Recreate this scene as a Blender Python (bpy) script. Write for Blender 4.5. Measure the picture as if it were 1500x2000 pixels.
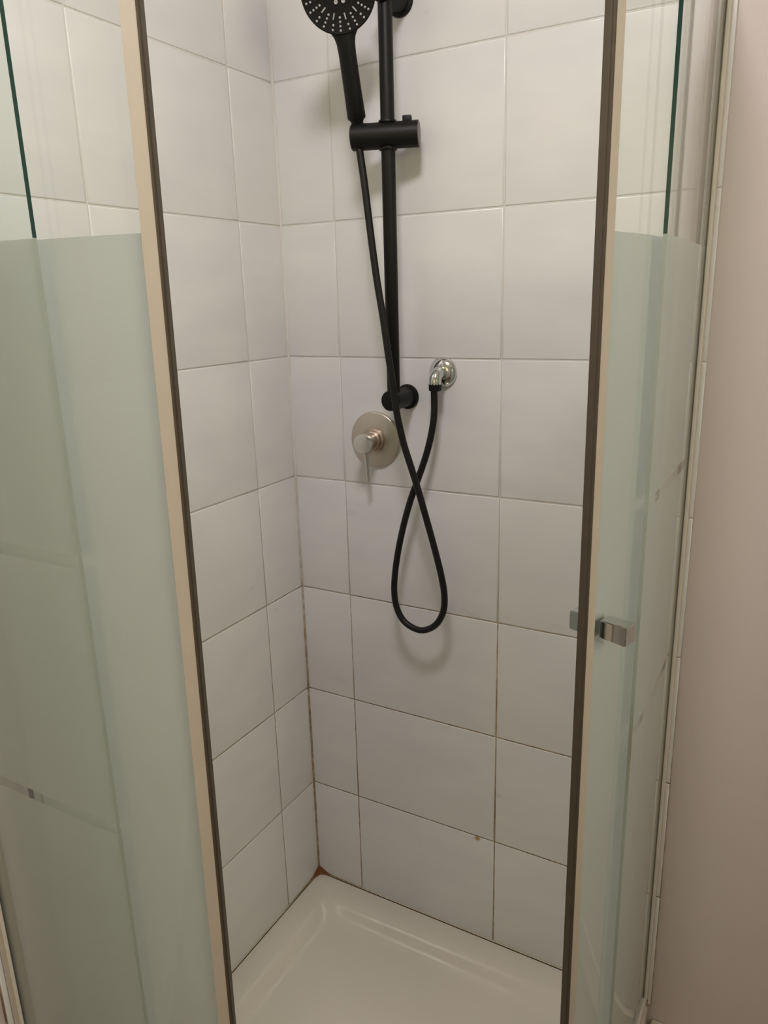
import bpy, bmesh, math, random
from mathutils import Vector, Matrix
for o in list(bpy.data.objects): bpy.data.objects.remove(o)
S = bpy.context.scene; COL = S.collection
K = 0.407                      # height of the first wall joint above the bathroom floor
# ------------------------------------------------------------------ camera
cam = bpy.data.objects.new('camera', bpy.data.cameras.new('camera')); COL.objects.link(cam)
Rr = [(0.8719706515724739, 0.4888321679899752, -0.026651347705019507),
      (0.10924907225552248, -0.24736586614692363, -0.9627433554570448),
      (-0.4772125553750455, 0.8365723159438163, -0.2691002363224831)]
m = Matrix.Identity(4)
for i in range(3):
    m[i][0] = Rr[0][i]; m[i][1] = -Rr[1][i]; m[i][2] = -Rr[2][i]
m.translation = (0.9390, -1.2707, 1.1038+K)
cam.matrix_world = m
cam.data.sensor_fit = 'HORIZONTAL'; cam.data.sensor_width = 36; cam.data.lens = 1472.22*36/1500
cam.data.clip_start = 0.01
S.camera = cam
# ------------------------------------------------------------------ world and exposure
w = bpy.data.worlds.new('world'); S.world = w; w.use_nodes = True
w.node_tree.nodes['Background'].inputs[0].default_value = (.7, .8, 1, 1)
w.node_tree.nodes['Background'].inputs[1].default_value = 0.1
S.view_settings.view_transform = 'Standard'; S.view_settings.look = 'None'
S.view_settings.gamma = 1; S.view_settings.use_curve_mapping = False
S.view_settings.exposure = 0.0
CEIL = 2.60
LAMP_POS = (.69, -.97); LAMP = (57.0, (1.0, .955, .985))          # emission strength, colour
FILL_RIGHT = (11.0, (1.0, .94, .68))  # added fill on the unseen right wall: strength, fitted colour
FILL_FRONT = (4.1, (1.0, .82, .30))  # added fill on the unseen front wall, lifts the back wall

# ------------------------------------------------------------------ materials
def new_mat(name):
    mt = bpy.data.materials.new(name); mt.use_nodes = True
    nt = mt.node_tree; nt.nodes.clear()
    out = nt.nodes.new('ShaderNodeOutputMaterial')
    return mt, nt, out
class NT:
    def __init__(s, nt): s.nt = nt
    def n(s, t, **kw):
        d = s.nt.nodes.new('ShaderNode'+t)
        for k, v in kw.items(): setattr(d, k, v)
        return d
    def l(s, a, b): s.nt.links.new(a, b)
    def math(s, op, a, b=None, c=None, clamp=False):
        d = s.n('Math', operation=op); d.use_clamp = clamp
        for i, v in enumerate((a, b, c)):
            if v is None: continue
            if isinstance(v, (int, float)): d.inputs[i].default_value = v
            else: s.l(v, d.inputs[i])
        return d.outputs[0]
    def mix(s, fac, a, b):
        d = s.n('Mix', data_type='RGBA')
        for i, v in ((0, fac), (6, a), (7, b)):
            if isinstance(v, (int, float)): d.inputs[i].default_value = v
            elif isinstance(v, tuple): d.inputs[i].default_value = v+(1,)
            else: s.l(v, d.inputs[i])
        return d.outputs[2]
    def noise(s, vec, scale, detail=3, rough=.5, out=0):
        d = s.n('TexNoise'); d.inputs['Scale'].default_value = scale
        d.inputs['Detail'].default_value = detail; d.inputs['Roughness'].default_value = rough
        if vec is not None: s.l(vec, d.inputs['Vector'])
        return d.outputs[out]
    def ramp(s, f, lo, hi):
        d = s.n('MapRange'); d.interpolation_type = 'SMOOTHSTEP'
        s.l(f, d.inputs[0]); d.inputs[1].default_value = lo; d.inputs[2].default_value = hi
        return d.outputs[0]
def principled(T, col, rough=.5, metal=0, spec=.5, coat=0):
    p = T.n('BsdfPrincipled')
    if isinstance(col, tuple): p.inputs['Base Color'].default_value = col+(1,)
    else: T.l(col, p.inputs['Base Color'])
    if isinstance(rough, (int, float)): p.inputs['Roughness'].default_value = rough
    else: T.l(rough, p.inputs['Roughness'])
    p.inputs['Metallic'].default_value = metal
    p.inputs['Specular IOR Level'].default_value = spec
    p.inputs['Coat Weight'].default_value = coat
    return p
def bump(T, h, strength, dist, p):
    b = T.n('Bump'); b.inputs['Strength'].default_value = strength; b.inputs['Distance'].default_value = dist
    T.l(h, b.inputs['Height']); T.l(b.outputs[0], p.inputs['Normal'])
def simple(name, col, rough=.5, metal=0, spec=.5, var=.06, vscale=30, bmp=0, bscale=200, coat=0):
    mt, nt, out = new_mat(name); T = NT(nt)
    tc = T.n('TexCoord').outputs['Object']
    f = T.noise(tc, vscale, 4)
    c = T.mix(f, tuple(max(0, x*(1-var)) for x in col), tuple(min(1, x*(1+var)) for x in col))
    p = principled(T, c, rough, metal, spec, coat)
    if bmp: bump(T, T.noise(tc, bscale, 3), bmp, .0005, p)
    T.l(p.outputs[0], out.inputs[0]); return mt

def tile_material():
    mt, nt, out = new_mat('wall_tile'); T = NT(nt)
    geo = T.n('NewGeometry').outputs['Position']
    info = T.n('ObjectInfo').outputs['Random']
    off = T.n('CombineXYZ')
    for i in range(3): T.l(T.math('MULTIPLY', info, 7.0+3*i), off.inputs[i])
    add = T.n('VectorMath', operation='ADD'); T.l(geo, add.inputs[0]); T.l(off.outputs[0], add.inputs[1])
    mp = T.n('Mapping'); mp.inputs['Scale'].default_value = (1, 1, 2.6); T.l(add.outputs[0], mp.inputs['Vector'])
    wob = T.noise(mp.outputs[0], 7, 3, .45)
    col = T.mix(T.ramp(wob, .15, .9), (.660, .662, .660), (.730, .724, .710))
    warm = T.noise(add.outputs[0], 3.0, 2)
    col = T.mix(T.math('MULTIPLY', T.ramp(warm, .4, .7), .35), col, (.715, .690, .668))
    # one small rust coloured chip beside a joint low on the back wall
    d = T.n('VectorMath', operation='DISTANCE'); T.l(geo, d.inputs[0]); d.inputs[1].default_value = (.4208, 0, K-.0045)
    dn = T.math('ADD', d.outputs['Value'], T.math('MULTIPLY', T.noise(geo, 180, 2), .008))
    col = T.mix(T.math('MULTIPLY', T.math('SUBTRACT', 1.0, T.ramp(dn, .007, .0125)), .95), col, (.42, .25, .08))
    rv = T.math('ADD', T.math('MULTIPLY', wob, .05), .26)
    p = principled(T, col, rv, 0, .45)
    h = T.math('ADD', T.noise(mp.outputs[0], 9, 2, .4), T.math('MULTIPLY', T.noise(mp.outputs[0], 55, 3), .12))
    bump(T, h, .10, .003, p)
    T.l(p.outputs[0], out.inputs[0]); return mt

def grout_material():
    mt, nt, out = new_mat('grout'); T = NT(nt)
    geo = T.n('NewGeometry').outputs['Position']
    sep = T.n('SeparateXYZ'); T.l(geo, sep.inputs[0])
    low = T.math('SUBTRACT', 1.0, T.ramp(sep.outputs[2], .45, 1.50))
    n1 = T.noise(geo, 6, 4, .6); n2 = T.noise(geo, 40, 3, .6)
    st = T.math('MULTIPLY', T.math('ADD', T.math('MULTIPLY', low, .95), T.math('SUBTRACT', T.math('MULTIPLY', n1, 1.4), .80)), 1.0, clamp=True)
    st2 = T.math('MULTIPLY', T.ramp(n2, .35, .7), st, clamp=True)
    col = T.mix(st, (.63, .61, .575), (.36, .25, .13))
    col = T.mix(st2, col, (.13, .08, .035))
    p = principled(T, col, .85, 0, .2)
    bump(T, n2, .3, .001, p)
    T.l(p.outputs[0], out.inputs[0]); return mt

def glass_material(name, tint):
    mt, nt, out = new_mat(name); T = NT(nt)
    g = T.n('NewGeometry')
    dp = T.n('VectorMath', operation='DOT_PRODUCT'); T.l(g.outputs['Normal'], dp.inputs[0]); T.l(g.outputs['Incoming'], dp.inputs[1])
    c = T.math('ABSOLUTE', dp.outputs['Value'])
    f = T.math('ADD', T.math('MULTIPLY', T.math('POWER', T.math('SUBTRACT', 1.0, c), 5.0), .95), .04, clamp=True)
    tr = T.n('BsdfTransparent'); tr.inputs[0].default_value = tint+(1,)
    gl = T.n('BsdfGlossy'); gl.inputs['Roughness'].default_value = .015; gl.inputs[0].default_value = (1, 1, 1, 1)
    mx = T.n('MixShader'); T.l(f, mx.inputs[0]); T.l(tr.outputs[0], mx.inputs[1]); T.l(gl.outputs[0], mx.inputs[2])
    T.l(mx.outputs[0], out.inputs[0]); return mt
def frost_material():
    mt, nt, out = new_mat('frosted_glass'); T = NT(nt)
    geo = T.n('NewGeometry').outputs['Position']
    n1 = T.noise(geo, 5, 3)
    col = T.mix(n1, (.715, .765, .77), (.745, .79, .80))
    tl = T.n('BsdfTranslucent'); T.l(col, tl.inputs[0])
    df = T.n('BsdfDiffuse'); T.l(col, df.inputs[0])
    tp = T.n('BsdfTransparent'); tp.inputs[0].default_value = (.86, .95, .89, 1)
    m1 = T.n('MixShader'); m1.inputs[0].default_value = .50; T.l(tl.outputs[0], m1.inputs[1]); T.l(df.outputs[0], m1.inputs[2])
    m2 = T.n('MixShader'); m2.inputs[0].default_value = .12; T.l(m1.outputs[0], m2.inputs[1]); T.l(tp.outputs[0], m2.inputs[2])
    T.l(m2.outputs[0], out.inputs[0]); return mt
def plaster_material():
    mt, nt, out = new_mat('painted_plaster'); T = NT(nt)
    geo = T.n('NewGeometry').outputs['Position']
    n1 = T.noise(geo, 2.5, 4)
    col = T.mix(n1, (.53, .47, .445), (.57, .51, .485))
    d = T.n('VectorMath', operation='DISTANCE'); T.l(geo, d.inputs[0]); d.inputs[1].default_value = (.905, .006, K-.296)
    col = T.mix(T.math('SUBTRACT', 1.0, T.ramp(d.outputs['Value'], .0012, .003)), col, (.12, .09, .06))
    p = principled(T, col, .42, 0, .35)
    bump(T, T.noise(geo, 90, 3), .06, .001, p)
    T.l(p.outputs[0], out.inputs[0]); return mt
def sealant_material():
    mt, nt, out = new_mat('silicone_sealant'); T = NT(nt)
    geo = T.n('NewGeometry').outputs['Position']
    n1 = T.noise(geo, 30, 4, .6)
    def near(pt, r0, r1):
        d = T.n('VectorMath', operation='DISTANCE'); T.l(geo, d.inputs[0]); d.inputs[1].default_value = pt
        return T.math('SUBTRACT', 1.0, T.ramp(T.math('ADD', d.outputs['Value'], T.math('MULTIPLY', T.math('SUBTRACT', n1, .5), .02)), r0, r1))
    rust = T.math('MAXIMUM', near((0, 0, .15), .022, .05), near((.785, 0, .15), .03, .06))
    mould = T.math('MAXIMUM', near((0, 0, .15), .06, .16), T.math('MULTIPLY', T.ramp(n1, .5, .7), .5))
    col = T.mix(mould, (.56, .50, .39), (.30, .22, .10))
    col = T.mix(rust, col, (.15, .052, .010))
    p = principled(T, col, .5)
    T.l(p.outputs[0], out.inputs[0]); return mt
def nickel_material():
    mt, nt, out = new_mat('brushed_nickel'); T = NT(nt)
    geo = T.n('NewGeometry').outputs['Position']
    mp = T.n('Mapping'); mp.inputs['Scale'].default_value = (1, 1, .25); T.l(geo, mp.inputs['Vector'])
    n1 = T.noise(mp.outputs[0], 60, 4, .6)
    d = T.n('VectorMath', operation='DISTANCE'); T.l(geo, d.inputs[0]); d.inputs[1].default_value = (.201, -.012, .838+K)
    r = T.math('SUBTRACT', 1.0, T.ramp(T.math('ADD', d.outputs['Value'], T.math('MULTIPLY', T.math('SUBTRACT', n1, .5), .035)), .016, .034))
    col = T.mix(T.math('MULTIPLY', T.ramp(n1, .45, .8), .3), (.60, .54, .47), (.42, .30, .19))
    col = T.mix(T.math('MULTIPLY', r, .55), col, (.28, .15, .06))
    p = principled(T, col, .36, .85)
    T.l(p.outputs[0], out.inputs[0]); return mt

M = dict(
    tile=tile_material(), grout=grout_material(), glass=glass_material('clear_glass', (.965, .985, .97)),
    frost=frost_material(), plaster=plaster_material(), sealant=sealant_material(), nickel=nickel_material(),
    edge=simple('green_glass_edge', (.010, .040, .032), .2, 0, .5),
    frost_edge=simple('frosted_glass_edge', (.30, .33, .285), .5),
    tray=simple('white_acrylic', (.66, .61, .52), .09, 0, .5, .015, 3, coat=.3),
    alu=simple('white_aluminium', (.64, .59, .52), .5, 0, .3),
    seal_dark=simple('magnetic_strip', (.085, .068, .048), .5, 0, .3, .15, 60),
    seal_cream=simple('seal_plastic', (.545, .49, .42), .45, 0, .4, .04, 20),
    black=simple('matt_black', (.0055, .0052, .005), .48, 0, .25, .2, 50),
    hose=simple('hose_black', (.007, .0066, .0062), .45, 0, .3, .2, 90),
    nozzle=simple('grey_silicone', (.44, .43, .42), .6, 0, .3),
    chrome=simple('chrome', (.66, .67, .66), .13, 1),
    knob_face=simple('satin_nickel', (.66, .65, .61), .28, .9),
    cap=simple('bronze_cap', (.16, .13, .11), .4, .6),
    ceiling=simple('ceiling_paint', (.72, .70, .66), .8, 0, .2),
    floor=simple('floor_tile', (.17, .115, .065), .4, 0, .4, .1, 6),
    door=simple('door_paint', (.62, .58, .52), .45),
    base=simple('skirting', (.55, .47, .38), .35),
)
def emit(name, col, st):
    mt, nt, out = new_mat(name); e = nt.nodes.new('ShaderNodeEmission')
    e.inputs[0].default_value = col+(1,); e.inputs[1].default_value = st
    nt.links.new(e.outputs[0], out.inputs[0]); return mt

# ------------------------------------------------------------------ helpers
def link(name, me, parent=None, mats=(), smooth=False, kind=None):
    o = bpy.data.objects.new(name, me); COL.objects.link(o)
    for x in mats: me.materials.append(x)
    if smooth:
        for p in me.polygons: p.use_smooth = True
        me.set_sharp_from_angle(angle=math.radians(38))
    if parent:
        o.parent = parent
        o.matrix_parent_inverse = Matrix.Translation(-parent.location)
    if kind: o['kind'] = kind
    return o
def thing(name, label, cat, loc, group=None):
    o = bpy.data.objects.new(name, None); COL.objects.link(o); o.location = loc; o.empty_display_size = .05
    o['label'] = label; o['category'] = cat
    if group: o['group'] = group
    return o
def bm_mesh(bm, name='m'):
    bmesh.ops.recalc_face_normals(bm, faces=bm.faces[:])
    me = bpy.data.meshes.new(name); bm.to_mesh(me); bm.free(); return me
def box(bm, a, b, bev=0, seg=1, mi=0):
    lo = [min(a[i], b[i]) for i in range(3)]; hi = [max(a[i], b[i]) for i in range(3)]
    v = [bm.verts.new((x, y, z)) for x in (lo[0], hi[0]) for y in (lo[1], hi[1]) for z in (lo[2], hi[2])]
    fs = []
    for q in ((0, 1, 3, 2), (4, 6, 7, 5), (0, 4, 5, 1), (2, 3, 7, 6), (0, 2, 6, 4), (1, 5, 7, 3)):
        f = bm.faces.new([v[i] for i in q]); f.material_index = mi; fs.append(f)
    if bev:
        es = {e for f in fs for e in f.edges}
        bmesh.ops.bevel(bm, geom=list(es), offset=bev, segments=seg, affect='EDGES', profile=.5)
    return fs
def frame(axis, up=(0, 0, 1)):
    z = Vector(axis).normalized(); u = Vector(up)
    if abs(z.dot(u)) > .95: u = Vector((0, 1, 0))
    x = u.cross(z).normalized(); y = z.cross(x); return x, y, z
def lathe(bm, org, axis, prof, n=40, mi=0, sx=1.0, sy=1.0, up=(0, 0, 1)):
    """prof: list of (t along axis, radius); radius 0 closes with a point"""
    x, y, z = frame(axis, up); org = Vector(org); rings = []
    for t, r in prof:
        if r < 1e-7: rings.append([bm.verts.new(org+z*t)])
        else: rings.append([bm.verts.new(org+z*t+x*(r*sx*math.cos(2*math.pi*k/n))+y*(r*sy*math.sin(2*math.pi*k/n))) for k in range(n)])
    for a, b in zip(rings, rings[1:]):
        for k in range(n):
            j = (k+1) % n
            if len(a) == 1 and len(b) == 1: continue
            if len(a) == 1: f = bm.faces.new((a[0], b[k], b[j]))
            elif len(b) == 1: f = bm.faces.new((a[k], b[0], a[j]))
            else: f = bm.faces.new((a[k], b[k], b[j], a[j]))
            f.material_index = mi
def tube(bm, pts, rad, n=14, close=True):
    pts = [Vector(p) for p in pts]; rings = []
    t0 = (pts[1]-pts[0]).normalized(); x, y, _ = frame(t0)
    for i, p in enumerate(pts):
        t = (pts[min(i+1, len(pts)-1)]-pts[max(i-1, 0)]).normalized()
        x = (x-t*x.dot(t)).normalized(); y = t.cross(x)
        r = rad(i/(len(pts)-1), i) if callable(rad) else rad
        rings.append([bm.verts.new(p+x*(r*math.cos(2*math.pi*k/n))+y*(r*math.sin(2*math.pi*k/n))) for k in range(n)])
    for a, b in zip(rings, rings[1:]):
        for k in range(n): bm.faces.new((a[k], a[(k+1) % n], b[(k+1) % n], b[k]))
    if close: bm.faces.new(rings[0][::-1]); bm.faces.new(rings[-1])
def catmull(P, sub=12):
    P = [Vector(p) for p in P]; P = [P[0]*2-P[1]]+P+[P[-1]*2-P[-2]]; out = []
    for i in range(1, len(P)-2):
        a, b, c, d = P[i-1:i+3]
        for k in range(sub):
            t = k/sub
            out.append(.5*((2*b)+(c-a)*t+(2*a-5*b+4*c-d)*t*t+(3*b-a-3*c+d)*t**3))
    out.append(P[-2]); return out

# ------------------------------------------------------------------ the room
RX, RY = 2.15, -2.35
TE = .794                      # outer edge of the tiled area on both walls
def struct(name, build, mats, loc=None):
    bm = bmesh.new(); build(bm); o = link(name, bm_mesh(bm, name), None, mats); o['kind'] = 'structure'; return o
wall_back = struct('wall_back', lambda b: box(b, (-.12, .008, 0), (RX+.12, .13, CEIL)), [M['plaster']])
wall_left = struct('wall_left', lambda b: box(b, (-.12, .008, 0), (-.008, RY-.12, CEIL)), [M['plaster']])
def rwall(b):
    # right wall with an opening for the added high window
    y0, y1, z0, z1 = -1.55, -.85, 1.45, 2.15
    box(b, (RX, .008, 0), (RX+.12, y1, CEIL)); box(b, (RX, y0, 0), (RX+.12, RY-.12, CEIL))
    box(b, (RX, y1, 0), (RX+.12, y0, z0)); box(b, (RX, y1, z1), (RX+.12, y0, CEIL))
wall_right = struct('wall_right', rwall, [M['plaster']])
def fwall(b):
    x0, x1 = 1.05, 1.85
    wx0, wx1, wz0, wz1 = .20, .80, 1.50, 2.15  # opening for the added fill panel
    box(b, (-.008, RY, 0), (wx0, RY-.12, CEIL)); box(b, (wx1, RY, 0), (x0, RY-.12, CEIL)); box(b, (wx0, RY, 0), (wx1, RY-.12, wz0)); box(b, (wx0, RY, wz1), (wx1, RY-.12, CEIL)); box(b, (x1, RY, 0), (RX, RY-.12, CEIL)); box(b, (x0, RY, 2.05), (x1, RY-.12, CEIL))
wall_front = struct('wall_front', fwall, [M['plaster']])
floor = struct('floor', lambda b: box(b, (-.12, .13, -.1), (RX+.12, RY-.12, 0)), [M['floor']])
ceiling = struct('ceiling', lambda b: box(b, (-.12, .13, CEIL), (RX+.12, RY-.12, CEIL+.1)), [M['ceiling']])
def doorleaf(b):
    box(b, (1.052, RY-.03, .004), (1.848, RY-.07, 2.046))
    for z0, z1 in ((.2, .95), (1.1, 1.9)): box(b, (1.16, RY-.026, z0), (1.74, RY-.032, z1), .002)
struct('door_1', doorleaf, [M['door']])
def fill_frame_r(b):
    y0, y1, z0, z1 = -1.55, -.85, 1.45, 2.15
    for a, c in (((y0, z0), (y0+.05, z1)), ((y1-.05, z0), (y1, z1)), ((y0, z0), (y1, z0+.05)), ((y0, z1-.05), (y1, z1)), ((-1.22, z0), (-1.18, z1))):
        box(b, (RX+.03, a[0], a[1]), (RX+.08, c[0], c[1]))
win = struct('fill_window_1', fill_frame_r, [M['door']])
bm = bmesh.new(); box(bm, (RX+.052, -1.50, 1.50), (RX+.058, -.90, 2.10))
link('fill_pane', bm_mesh(bm), win, [emit('fill_emission', FILL_RIGHT[1], FILL_RIGHT[0])])  # added unseen emitter, fills light on the tiles from the right
def fill_frame_f(b):
    x0, x1, z0, z1 = .20, .80, 1.50, 2.15
    for a, c in (((x0, z0), (x0+.05, z1)), ((x1-.05, z0), (x1, z1)), ((x0, z0), (x1, z0+.05)), ((x0, z1-.05), (x1, z1)), ((.48, z0), (.52, z1))):
        box(b, (a[0], RY-.03, a[1]), (c[0], RY-.08, c[1]))
fill_f = struct('fill_window_2', fill_frame_f, [M['door']])
bm = bmesh.new(); box(bm, (.25, RY-.052, 1.55), (.75, RY-.058, 2.10))
link('fill_pane', bm_mesh(bm), fill_f, [emit('fill_emission', FILL_FRONT[1], FILL_FRONT[0])])  # added unseen emitter, fills light on the back wall from behind the camera
struct('baseboard_back', lambda b: box(b, (TE+.002, .007, .002), (RX-.002, -.008, .112), .003), [M['base']])
struct('baseboard_right', lambda b: box(b, (RX-.001, -.01, .002), (RX-.014, RY+.002, .112), .003), [M['base']])
struct('baseboard_left', lambda b: box(b, (-.007, -TE-.004, .002), (.008, RY+.002, .112), .003), [M['base']])

# ------------------------------------------------------------------ wall tiles (one object each) and grout
G = .0024
Zt = .146
ROWS = [(Zt, K)]+[(K+.25*i, K+.25*(i+1)) for i in range(7)]+[(K+1.75, K+1.75+.25)]
COLS_B = [(.001, .1244), (.1244, .4594), (.4594, TE)]
COLS_L = [(.001, .1260), (.1260, .4610), (.4610, TE+.001)]
cache = {}
def tile_mesh(wd, ht, key):
    k = (round(wd, 4), round(ht, 4), key)
    if k in cache: return cache[k]
    bm = bmesh.new(); a, b = wd/2-G/2, ht/2-G/2
    lay = [(0, -.0075), (0, -.0012), (.0006, -.0003), (.0022, 0)]     # inset, depth: cushioned edge
    rings = []
    for ins, dd in lay:
        rings.append([bm.verts.new((sx*(a-ins), dd, sz*(b-ins))) for sx, sz in ((-1, -1), (1, -1), (1, 1), (-1, 1))])
    for r, s in zip(rings, rings[1:]):
        for i in range(4): bm.faces.new((r[i], r[(i+1) % 4], s[(i+1) % 4], s[i]))
    bm.faces.new(rings[-1]); bm.faces.new(rings[0][::-1])
    if key == 'B':       # face points to -y
        for v in bm.verts: v.co = Vector((v.co.x, -v.co.y, v.co.z))
    else:                # face points to +x
        for v in bm.verts: v.co = Vector((v.co.y, v.co.x, v.co.z))
    me = bm_mesh(bm, 'tile'); me.materials.append(M['tile'])
    for p in me.polygons: p.use_smooth = True
    me.set_sharp_from_angle(angle=math.radians(60))
    cache[k] = me; return me
random.seed(4)
for key, wall, cols in (('B', wall_back, COLS_B), ('L', wall_left, COLS_L)):
    for z0, z1 in ROWS:
        for c0, c1 in cols:
            o = bpy.data.objects.new('tile', tile_mesh(c1-c0, z1-z0, key)); COL.objects.link(o)
            c = (c0+c1)/2; j = random.uniform(0, .0004)
            o.location = (c, j, (z0+z1)/2) if key == 'B' else (-j, -c, (z0+z1)/2)
            o.rotation_euler = ((random.uniform(-1, 1)*.0012, 0, random.uniform(-1, 1)*.0012) if key == 'B' else (0, random.uniform(-1, 1)*.0012, random.uniform(-1, 1)*.0012))
            o.parent = wall
    bm = bmesh.new()
    if key == 'B': box(bm, (0, .0013, Zt), (TE-.001, .0079, K+2.0))
    else: box(bm, (-.0013, 0, Zt), (-.0079, -TE, K+2.0))
    link('grout', bm_mesh(bm), wall, [M['grout']])
bm = bmesh.new(); v_ = [(0, 0), (.0036, 0), (.0022, -.0008), (.0008, -.0022), (0, -.0036)]
rr = [[bm.verts.new((x-.0004, y+.0004, z)) for x, y in v_] for z in [.152+.1*i for i in range(23)]]
for a, b in zip(rr, rr[1:]):
    for i in range(5): bm.faces.new((a[i], a[(i+1) % 5], b[(i+1) % 5], b[i]))
link('corner_sealant', bm_mesh(bm), wall_back, [M['grout']], True)

# ------------------------------------------------------------------ shower tray
CX, CY = .225, -.225
def outline(d, rc, z, n1=7, n2=9, n3=34):
    """quadrant outline inset by d, the straight corners rounded with rc, arc kept concentric"""
    E = .790; R = E-.225-d; p = []
    def fil(cx, cy, a0, a1, n, r):
        for k in range(n+1):
            a = math.radians(a0+(a1-a0)*k/n); p.append((cx+r*math.cos(a), cy+r*math.sin(a), z))
    fil(d+rc, -d-rc, 180, 90, n2, rc)              # inner room corner at (0,0)
    for k in range(1, n1): p.append((d+rc+(E-d-rc-d-rc)*k/n1, -d, z))
    fil(E-d-rc, -d-rc, 90, 0, n2, rc)
    for k in range(1, n1): p.append((E-d, -d-rc+(CY+d+rc)*k/n1, z))
    fil(CX, CY, 0, -90, n3, R)
    for k in range(1, n1): p.append((CX+(d+rc-CX)*k/n1, -E+d, z))
    fil(d+rc, -E+d+rc, -90, -180, n2, rc)
    for k in range(1, n1): p.append((d, -E+d+rc+(E-2*d-2*rc)*k/n1, z))
    return p
bm = bmesh.new(); RIM = .150
L = [(.0015, .003, .002), (.0015, .003, RIM-.006), (.003, .004, RIM-.0015), (.007, .005, RIM), (.052, .012, RIM-.001), (.058, .020, RIM-.002),
     (.064, .026, RIM-.0045), (.071, .032, RIM-.0095), (.080, .037, RIM-.0165), (.088, .041, RIM-.0215), (.096, .045, RIM-.0245), (.105, .049, RIM-.0262), (.118, .053, RIM-.0272), (.20, .06, RIM-.0295)]
rings = [[bm.verts.new(q) for q in outline(*l)] for l in L]
for r, s in zip(rings, rings[1:]):
    n = len(r)
    for i in range(n): bm.faces.new((r[i], r[(i+1) % n], s[(i+1) % n], s[i]))
cen = bm.verts.new((.42, -.42, RIM-.034))
n = len(rings[-1])
for i in range(n): bm.faces.new((rings[-1][i], rings[-1][(i+1) % n], cen))
bm.faces.new(rings[0][::-1])
tray = thing('shower_tray', 'glossy white quadrant shower tray with raised rim in the tiled corner', 'shower tray', (0.4, -.4, 0))
link('basin', bm_mesh(bm), tray, [M['tray']], True)
bm = bmesh.new(); lathe(bm, (.42, -.42, RIM-.0355), (0, 0, 1), [(0, 0), (0, .045), (.004, .045), (.006, .041), (.007, .02), (.007, 0)], 40)
link('drain_cover', bm_mesh(bm), tray, [M['chrome']], True)
# sealant bead between tray and tiles: thicker and rust stained in the corner
def bead(p0, p1, nrm, fat0, fat1, n=30):
    bm = bmesh.new(); p0, p1, nrm = Vector(p0), Vector(p1), Vector(nrm); rows = []
    for k in range(n+1):
        t = k/n; P = p0.lerp(p1, t); s = t*(p1-p0).length
        w_ = .0022+fat0*math.exp(-s/.012)+fat1*math.exp(-((p1-p0).length-s)/.014)
        rows.append([bm.verts.new(P+Vector((0, 0, -.0005))), bm.verts.new(P+nrm*w_+Vector((0, 0, .0004))), bm.verts.new(P+nrm*w_*.45+Vector((0, 0, w_*.45))),
                     bm.verts.new(P+nrm*.0008+Vector((0, 0, w_*1.2))), bm.verts.new(P+Vector((0, 0, w_*1.2)))])
    for a, b in zip(rows, rows[1:]):
        for i in range(5): bm.faces.new((a[i], a[(i+1) % 5], b[(i+1) % 5], b[i]))
    bm.faces.new(rows[0]); bm.faces.new(rows[-1][::-1]); return bm_mesh(bm)
link('sealant_bead', bead((0, 0, RIM), (.787, 0, RIM), (0, -1, 0), .013, .006), tray, [M['sealant']], True)
link('sealant_bead', bead((0, 0, RIM), (0, -.787, RIM), (1, 0, 0), .012, .0), tray, [M['sealant']], True)

# ------------------------------------------------------------------ quadrant enclosure: fixed panels, channels, rails
ZB, ZTOP = RIM+.030, K+1.505
ZF = K+1.170                    # top of the frosting
STR = [(K+.838, K+.853), (K+.505, K+.519)]     # clear stripes across the frosting
def zlevels(): 
    z = sorted([ZB, ZF, ZTOP]+[a for s in STR for a in s]); return z
def frosted(zm): return zm < ZF and not any(a < zm < b for a, b in STR)
def swept_glass(path, th, z0=ZB, skew=None):
    """path: list of (x, y, nx, ny) on the outer face; th thickness inward. slots: 0 clear, 1 frosted, 2 edge"""
    bm = bmesh.new(); zl = zlevels(); g = []
    for z in zl:
        row = []
        for (x, y, nx, ny) in (path(z) if callable(path) else path):
            row.append((bm.verts.new((x, y, z)), bm.verts.new((x-nx*th, y-ny*th, z))))
        g.append(row)
    for i in range(len(zl)-1):
        fr = frosted((zl[i]+zl[i+1])/2)
        for k in range(len(g[0])-1):
            a, b, c, d = g[i][k], g[i][k+1], g[i+1][k+1], g[i+1][k]
            bm.faces.new((a[0], b[0], c[0], d[0])).material_index = 0
            bm.faces.new((a[1], d[1], c[1], b[1])).material_index = 1 if fr else 0
        for k in (0, -1):
            a, d = g[i][k], g[i+1][k]; bm.faces.new((a[0], d[0], d[1], a[1])).material_index = 3 if zl[i] < ZF-.001 else 2
    for row in (g[0], g[-1]):
        for k in range(len(row)-1): bm.faces.new((row[k][0], row[k+1][0], row[k+1][1], row[k][1])).material_index = 2
    return bm_mesh(bm)
def arc(r, a0, a1, n=24):
    return [(CX+r*math.cos(math.radians(a0+(a1-a0)*k/n)), CY+r*math.sin(math.radians(a0+(a1-a0)*k/n)),
             math.cos(math.radians(a0+(a1-a0)*k/n)), math.sin(math.radians(a0+(a1-a0)*k/n))) for k in range(n+1)]
RO = .556                        # outer radius of the fixed glass
enc = thing('shower_enclosure', 'quadrant shower screen frame with frosted fixed glass panels on the tray rim', 'shower screen', (.6, -.6, RIM))
pathR = [(CX+RO, -.004, 1, 0), (CX+RO, -.12, 1, 0)]+arc(RO, 0, -8.6, 6)
pathL = [(x_, y_, nx, ny) for (x_, y_, nx, ny) in [(-y, -x, -ny, -nx) for (x, y, nx, ny) in ([(CX+RO, -.004, 1, 0), (CX+RO, -.12, 1, 0)]+arc(RO, 0, -6.4, 6))]]
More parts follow.
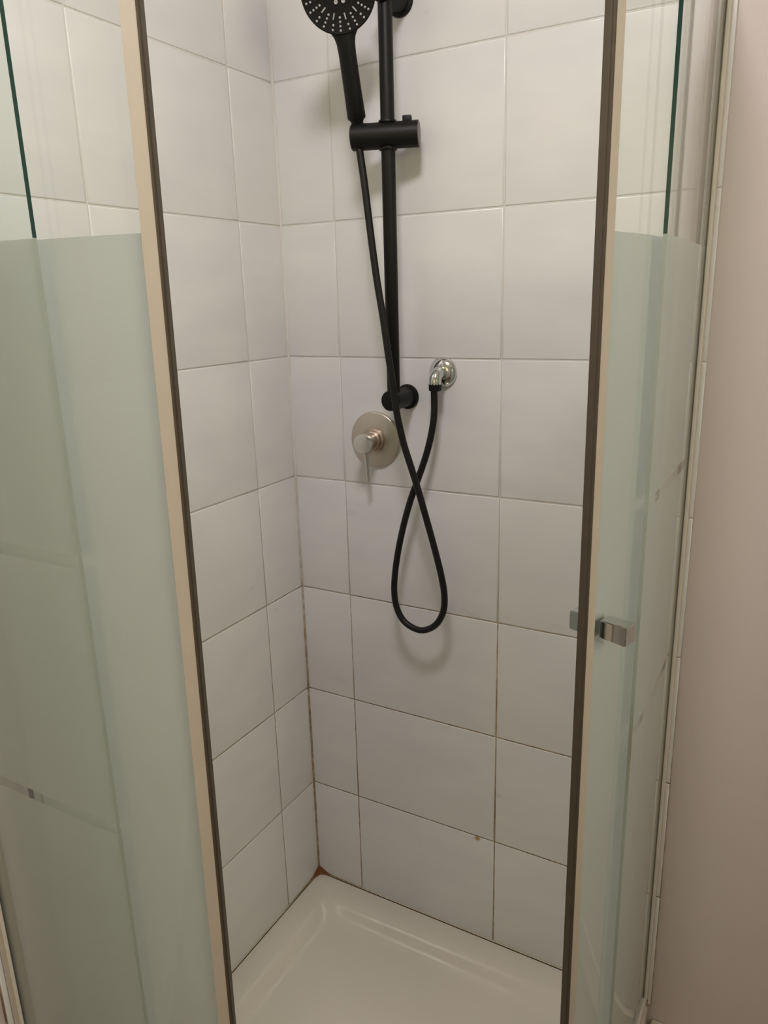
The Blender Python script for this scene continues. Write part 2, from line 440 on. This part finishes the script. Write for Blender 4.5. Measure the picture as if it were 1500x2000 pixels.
for p in (pathR, pathL):
    o = link('fixed_panel', swept_glass(p, .005), enc, [M['glass'], M['frost'], M['edge'], M['frost_edge']], True)
for sw in (0, 1):
    def T_(x, y, z): return (x, y, z) if not sw else (-y, -x, z)
    bm = bmesh.new()
    box(bm, T_(CX+RO-.0065, -.0025, ZB), T_(CX+RO-.018, -.036, ZTOP), .0012)
    box(bm, T_(CX+RO+.0005, -.0025, ZB), T_(CX+RO+.006, -.020, ZTOP), .0012)
    ch = link('wall_channel', bm_mesh(bm), enc, [M['alu']])
    bm = bmesh.new(); box(bm, T_(CX+RO-.0068, -.0365, ZB), T_(CX+RO-.012, -.0405, ZTOP))
    link('gasket', bm_mesh(bm), ch, [M['seal_dark']])
def rail(z0, z1, r0, r1, name):
    bm = bmesh.new()
    def pth(r): return [(CX+r, -.003)]+[(a[0], a[1]) for a in arc(r, 0, -90, 40)]+[(.003, CY-r)]
    A, B = pth(r0), pth(r1); rows = []
    for (a, b) in zip(A, B):
        rows.append([bm.verts.new((a[0], a[1], z0)), bm.verts.new((b[0], b[1], z0)), bm.verts.new((b[0], b[1], z1)), bm.verts.new((a[0], a[1], z1))])
    for p, q in zip(rows, rows[1:]):
        for i in range(4): bm.faces.new((p[i], p[(i+1) % 4], q[(i+1) % 4], q[i]))
    bm.faces.new(rows[0]); bm.faces.new(rows[-1][::-1])
    return link(name, bm_mesh(bm), enc, [M['alu']], True)
rail(RIM+.0005, ZB-.0005, .522, .561, 'bottom_rail')
rail(ZTOP+.0005, ZTOP+.018, .536, .558, 'top_rail')

# ------------------------------------------------------------------ sliding doors
RD = .543
ZD0, ZD1 = RIM+.034, ZTOP-.004
def sliding_door(label, a_top, a_bot, sgn, span, handle):
    """a_top/a_bot: angle of the free edge at z=K+1.36 and K+.1; sgn: direction of the body of the door"""
    root = thing('sliding_door', label, 'shower door', (CX+RD*math.cos(math.radians(a_bot)), CY+RD*math.sin(math.radians(a_bot)), ZD0), 'curved sliding doors of the enclosure')
    def a_edge(z): return a_bot+(a_top-a_bot)*(z-(K+.1))/1.26
    dg = lambda mm: math.degrees(mm/RD)
    def zl():
        return [ZD0]+[z for z in zlevels() if ZD0 < z < ZD1]+[ZD1]
    bm = bmesh.new(); zz = zl(); g = []; N = 26; th = .006
    for z in zz:
        e = a_edge(z)+sgn*dg(.010); row = []
        for k in range(N+1):
            a = math.radians(e+sgn*span*k/N); c_, s_ = math.cos(a), math.sin(a)
            row.append((bm.verts.new((CX+RD*c_, CY+RD*s_, z)), bm.verts.new((CX+(RD-th)*c_, CY+(RD-th)*s_, z))))
        g.append(row)
    for i in range(len(zz)-1):
        fr = (zz[i]+zz[i+1])/2 < ZF
        for k in range(N):
            a, b, c, d = g[i][k], g[i][k+1], g[i+1][k+1], g[i+1][k]
            bm.faces.new((a[0], b[0], c[0], d[0])).material_index = 0
            bm.faces.new((a[1], d[1], c[1], b[1])).material_index = 1 if fr else 0
        for k in (0, -1):
            a, d = g[i][k], g[i+1][k]; bm.faces.new((a[0], d[0], d[1], a[1])).material_index = 2
    for row in (g[0], g[-1]):
        for k in range(N): bm.faces.new((row[k][0], row[k+1][0], row[k+1][1], row[k][1])).material_index = 2
    link('glass_panel', bm_mesh(bm), root, [M['glass'], M['frost'], M['edge']], True)
    def strip(o0, o1, r0, r1, name, mat, par):
        bm = bmesh.new(); rows = []
        for z in (ZD0, ZD1):
            e = a_edge(z); q = []
            for (o_, r_) in ((o0, r0), (o1, r0), (o1, r1), (o0, r1)):
                a = math.radians(e+sgn*dg(o_)); q.append(bm.verts.new((CX+r_*math.cos(a), CY+r_*math.sin(a), z)))
            rows.append(q)
        for i in range(4): bm.faces.new((rows[0][i], rows[0][(i+1) % 4], rows[1][(i+1) % 4], rows[1][i]))
        bm.faces.new(rows[0]); bm.faces.new(rows[1][::-1])
        o = link(name, bm_mesh(bm), par, [mat])
        if par is not root: o.matrix_parent_inverse = Matrix.Translation(-root.location)@Matrix.Identity(4)
        return o
    clip = strip(.0015, .0165, RD+.0004, RD+.0030, 'seal_clip', M['seal_cream'], root)
    strip(.0015, .0165, RD-.0064, RD-.009, 'seal_clip', M['seal_cream'], root)
    strip(-.0005, .0014, RD-.0100, RD+.0034, 'magnetic_strip', M['seal_dark'], root)
    strip(-.0018, -.0006, RD-.0030, RD+.0000, 'seal_lip', M['seal_dark'], root)
    if handle:
        hz = K+.706; am = math.radians(a_edge(hz)+sgn*dg(.040))
        er = Vector((math.cos(am), math.sin(am), 0)); et = Vector((-er.y, er.x, 0)); O = Vector((CX, CY, hz))
        def blk(r0, r1, hw, hh, name, par, flare=1.0):
            bm = bmesh.new(); box(bm, (-.5, -.5, -.5), (.5, .5, .5))
            for v in bm.verts:
                f = flare if (v.co.x > 0) == (r1 > r0) else 1.0
                r = r1 if v.co.x > 0 else r0
                v.co = O+er*r+et*(v.co.y*2*hw*f)+Vector((0, 0, v.co.z*2*hh*f))
            bmesh.ops.bevel(bm, geom=bm.edges[:], offset=.0012, segments=2, affect='EDGES')
            return link(name, bm_mesh(bm), par, [M['chrome']], True)
        h1 = blk(RD+.0008, RD+.038, .0105, .0115, 'handle', root, 1.12)
        blk(RD-.0068, RD-.042, .0105, .0125, 'handle', root, 1.12)
    for k in (.12, .85):       # rollers at the top
        a = math.radians(a_edge(ZD1)+sgn*span*k); er = Vector((math.cos(a), math.sin(a), 0))
        bm = bmesh.new(); lathe(bm, Vector((CX, CY, ZD1-.03))+er*(RD-.026), er, [(0, 0), (0, .011), (.002, .012), (.010, .012), (.012, .008), (.0192, .008), (.0192, 0)], 24)
        link('roller', bm_mesh(bm), root, [M['alu']], True)
    return root
sliding_door('right frosted curved shower door with square chrome handle, slid towards the back wall', -21.6, -21.2, 1, 34, True)
sliding_door('left frosted curved shower door without handle, slid towards the left wall', -70.1, -71.4, -1, 34, False)

# ------------------------------------------------------------------ slide rail
BX, BY = .273, -.055
rl = thing('slide_rail', 'matt black vertical slide rail on two round wall brackets', 'shower rail', (BX, 0, K+.927))
bm = bmesh.new(); lathe(bm, (BX, BY, K+.930), (0, 0, 1), [(0, 0), (0, .0112), (.001, .0118), (.708, .0118), (.710, .011), (.710, 0)], 36)
link('rail_bar', bm_mesh(bm), rl, [M['black']], True)
for z in (K+.929, K+1.582):
    bm = bmesh.new()
    lathe(bm, (BX, -.0003, z), (0, -1, 0), [(0, 0), (0, .0235), (.003, .0235), (.005, .0225), (.006, .0185), (.064, .0185), (.069, .0185), (.071, .0170), (.0716, 0)], 48)
    link('wall_bracket', bm_mesh(bm), rl, [M['black']], True)

# ------------------------------------------------------------------ sliding handset holder
phi = math.radians(19.5); hd = Vector((math.cos(phi), math.sin(phi), 0)); HC = Vector((BX, BY, K+1.371))
hold = thing('handset_holder', 'matt black horizontal cylinder holder clamped on the slide rail', 'shower holder', HC)
bm = bmesh.new(); lathe(bm, HC, hd, [(-.062, 0), (-.062, .019), (-.060, .0208), (.050, .0208), (.052, .0208), (.052, 0)], 48)
link('clamp_body', bm_mesh(bm), hold, [M['black']], True)
bm = bmesh.new(); lathe(bm, HC, hd, [(.0521, 0), (.0521, .0190), (.0532, .0186), (.0534, 0)], 48)
c_ = link('end_cap', bm_mesh(bm), hold, [M['cap']], True); c_['label'] = 'bronze grey round end cap'
bm = bmesh.new(); box(bm, (-.0075, -.006, 0), (.0075, .006, .012), .0015, 2)
for v in bm.verts: v.co = HC+hd*(v.co.x+.033)+Vector((-hd.y, hd.x, 0))*v.co.y+Vector((0, 0, v.co.z+.0165))
link('release_button', bm_mesh(bm), hold, [M['black']], True)
for s in (-1, 1):
    bm = bmesh.new(); lathe(bm, HC+Vector((0, 0, s*.0195)), (0, 0, s), [(0, .0121), (0, .0155), (.003, .0150), (.0036, .0121), (0, .0121)], 36)
    link('collar', bm_mesh(bm), hold, [M['black']], True)

# ------------------------------------------------------------------ hand shower
Hc = Vector((.240, -.143, K+1.5635)); Hb = Vector((.2245, -.0735, K+1.398))
ay = (Hc-Hb).normalized(); nz = Vector((.47, -.83, -.30)); nz = (nz-ay*nz.dot(ay)).normalized(); ax = ay.cross(nz)
LH = (Hc-Hb).length
hs = thing('hand_shower', 'matt black round hand shower with grey nozzles resting in the holder', 'hand shower', Hb)
bm = bmesh.new()
lathe(bm, Hc, nz, [(-.0185, 0), (-.018, .022), (-.0155, .039), (-.010, .0515), (-.004, .0570), (0, .0582), (.0022, .0576), (.0034, .0556), (.0030, .0546), (.0030, 0)], 72, up=ay)
link('shower_head', bm_mesh(bm), hs, [M['black']], True)
bm = bmesh.new(); rows = []; n = 32
prof = [(-LH+.000, .0145, .0125), (-LH+.0025, .0155, .0135), (-LH+.04, .0146, .0132), (-LH+.08, .0142, .0128), (-.085, .0142, .0124), (-.070, .0150, .0118), (-.062, .0172, .0110), (-.054, .0220, .0098), (-.040, .029, .0085)]
for t, rx, rz in prof:
    cz = -.0065-.0025*min(1, (t+LH)/.1)
    rows.append([bm.verts.new(Hc+ay*t+ax*(rx*math.cos(2*math.pi*k/n))+nz*(cz+rz*math.sin(2*math.pi*k/n))) for k in range(n)])
for a, b in zip(rows, rows[1:]):
    for k in range(n): bm.faces.new((a[k], a[(k+1) % n], b[(k+1) % n], b[k]))
bm.faces.new(rows[0][::-1]); bm.faces.new(rows[-1])
link('handle', bm_mesh(bm), hs, [M['black']], True)
bm = bmesh.new(); P0 = Hc-ay*LH+nz*(-.0065)
lathe(bm, P0, -ay, [(-.001, 0), (-.001, .0118), (.003, .0118), (.0035, .0104), (.012, .0100), (.012, 0)], 32)
link('hose_connector', bm_mesh(bm), hs, [M['black']], True)
# raised silicone nozzles: 12 spokes of dash + two dots, 12 spokes of four dots, inner ring jets
bm = bmesh.new()
def loc(r, deg): a = math.radians(deg); return Hc+ax*(r*math.cos(a))+ay*(r*math.sin(a))+nz*.0030
def dot(r, deg, rad=.0018, h=.0014):
    lathe(bm, loc(r, deg), nz, [(0, rad), (h*.7, rad*.9), (h, rad*.55), (h, 0)], 8)
for k in range(12):
    d0 = -90+9+30*k; a = math.radians(d0)
    er_ = ax*math.cos(a)+ay*math.sin(a); et_ = er_.cross(nz)
    c0 = loc(.0340, d0); q = []
    for (u, v_, h) in ((-.0045, -.0011, 0), (.0045, -.0011, 0), (.0045, .0011, 0), (-.0045, .0011, 0)):
        q.append((c0+er_*u+et_*v_, c0+er_*u*.93+et_*v_*.7+nz*.0012))
    lo = [bm.verts.new(x[0]) for x in q]; hi = [bm.verts.new(x[1]) for x in q]
    for i in range(4): bm.faces.new((lo[i], lo[(i+1) % 4], hi[(i+1) % 4], hi[i]))
    bm.faces.new(hi)
    dot(.0455, d0+2); dot(.0520, d0+2)
    for r in (.0345, .0403, .0461, .0519): dot(r, d0+16)
nz_o = link('nozzle', bm_mesh(bm), hs, [M['nozzle']], False, 'stuff')
for k in range(8):
    bm = bmesh.new(); lathe(bm, loc(.0150, -90+22.5+45*k), nz, [(0, .0032), (.0012, .0030), (.0016, .0024), (.0010, .0014), (.0006, 0)], 14)
    link('jet_nozzle', bm_mesh(bm), hs, [M['nozzle']], True)

# ------------------------------------------------------------------ hose
def P(px, py, y):                 # point on the plane y seen at photo pixel px, py (used to lay out the hose curve)
    C = Vector((0.9390, -1.2707, 1.1038+K)); u = ((px-750)/1472.22, (py-1000)/1472.22, 1)
    d = Vector([Rr[0][i]*u[0]+Rr[1][i]*u[1]+Rr[2][i]*u[2] for i in range(3)])
    return C+d*((y-C.y)/d.y)
hp = [(702, 291, -.0742), (705, 312, -.0746), (712, 360, -.076), (723, 450, -.078), (735, 540, -.080), (748, 620, -.082), (758, 690, -.0835), (767, 750, -.0835), (776, 812, -.083), (788, 865, -.080), (802, 910, -.077),
      (814, 948, -.074), (829, 1000, -.072), (847, 1065, -.068), (862, 1125, -.065), (868, 1165, -.063), (865, 1197, -.062), (849, 1222, -.061), (822, 1231, -.060), (793, 1217, -.058), (776, 1190, -.056), (770, 1152, -.055), (774, 1100, -.053), (785, 1040, -.051), (800, 983, -.048), (816, 937, -.045),
      (832, 890, -.042), (843, 845, -.039), (848, 805, -.0365), (847.8, 758, -.0355)]
pts = catmull([P(*q) for q in hp], 10)
hose = thing('shower_hose', 'long black shower hose crossing itself and hanging in a loop', 'shower hose', pts[-1])
bm = bmesh.new(); tube(bm, pts, .0063, 16)
link('hose_tube', bm_mesh(bm), hose, [M['hose']], True)
ex, ez = .3475, K+.976
bm = bmesh.new()
lathe(bm, Vector((ex, -.0355, ez-.0172)), (0, 0, -1), [(0, 0), (0, .0118), (.001, .0118), (.0115, .0116), (.0130, .0100), (.0130, 0)], 12)
link('hose_nut', bm_mesh(bm), hose, [M['black']], False)

# ------------------------------------------------------------------ chrome wall outlet elbow
elb = thing('wall_outlet', 'chrome domed elbow outlet feeding the black hose', 'pipe fitting', (ex, 0, ez))
bm = bmesh.new(); lathe(bm, (ex, -.0003, ez), (0, -1, 0), [(0, 0), (0, .0270), (.002, .0275), (.005, .0262), (.009, .0225), (.012, .0170), (.0135, .0125), (.0135, 0)], 56)
link('flange', bm_mesh(bm), elb, [M['chrome']], True)
bm = bmesh.new(); pe = [(ex, -.012, ez), (ex, -.020, ez)]
R_ = .0155
for k in range(9):
    a = math.radians(90*k/8); pe.append((ex, -.020-R_*math.sin(a), ez-R_*(1-math.cos(a))))
pe += [(ex, -.0355, ez-.0185)]
tube(bm, pe, lambda t, i: .0124 if i < 6 else .0116, 28)
link('elbow', bm_mesh(bm), elb, [M['chrome']], True)

# ------------------------------------------------------------------ mixer valve
vx, vz = .201, K+.843
mv = thing('mixer_valve', 'brushed nickel round mixer valve with rust stained plate and lever handle', 'shower tap', (vx, 0, vz))
bm = bmesh.new(); lathe(bm, (vx, -.0003, vz), (0, -1, 0), [(0, 0), (0, .0545), (.003, .0548), (.0052, .0535), (.0062, .0515), (.0062, 0)], 72)
link('cover_plate', bm_mesh(bm), mv, [M['nickel']], True)
bm = bmesh.new(); lathe(bm, (vx, -.0066, vz), (0, -1, 0), [(0, 0), (0, .0225), (.003, .0220), (.005, .0185), (.012, .0180), (.014, .0150), (.0255, .0148), (.0260, .0138), (.0300, .0138), (.0300, 0)], 48)
link('valve_body', bm_mesh(bm), mv, [M['nickel']], True)
bm = bmesh.new(); lathe(bm, (vx, -.0212, vz-.001), (0, -1, 0), [(.0150, 0), (.0150, .0172), (.0165, .0183), (.0345, .0185), (.0362, .0176), (.0368, .0158), (.0368, 0)], 56)
kn = link('lever_knob', bm_mesh(bm), mv, [M['knob_face']], True)
bm = bmesh.new(); lathe(bm, (vx, -.040, vz-.016), (0, .10, -1), [(0, 0), (0, .0052), (.030, .0042), (.062, .0036), (.064, .0022), (.064, 0)], 20)
lv = link('lever', bm_mesh(bm), kn, [M['knob_face']], True)

# ------------------------------------------------------------------ ceiling lamp (outside the frame, lights the scene)
def ceiling_light(pos, spec, label):
    lp = thing('ceiling_light', label, 'lamp', (pos[0], pos[1], CEIL))
    bm = bmesh.new(); lathe(bm, (pos[0], pos[1], CEIL), (0, 0, -1), [(.0005, 0), (.0005, .172), (.030, .172), (.030, .166), (.012, .163), (.012, 0)], 48)
    link('lamp_housing', bm_mesh(bm), lp, [M['alu']], True)
    bm = bmesh.new(); lathe(bm, (pos[0], pos[1], CEIL), (0, 0, -1), [(.013, 0), (.013, .160), (.036, .158), (.052, .128), (.062, .068), (.065, 0)], 40)
    link('diffuser', bm_mesh(bm), lp, [emit('lamp_diffuser', spec[1], spec[0])], True)
ceiling_light(LAMP_POS, LAMP, 'round flush ceiling lamp above the shower opening')
bpy.context.view_layer.update()
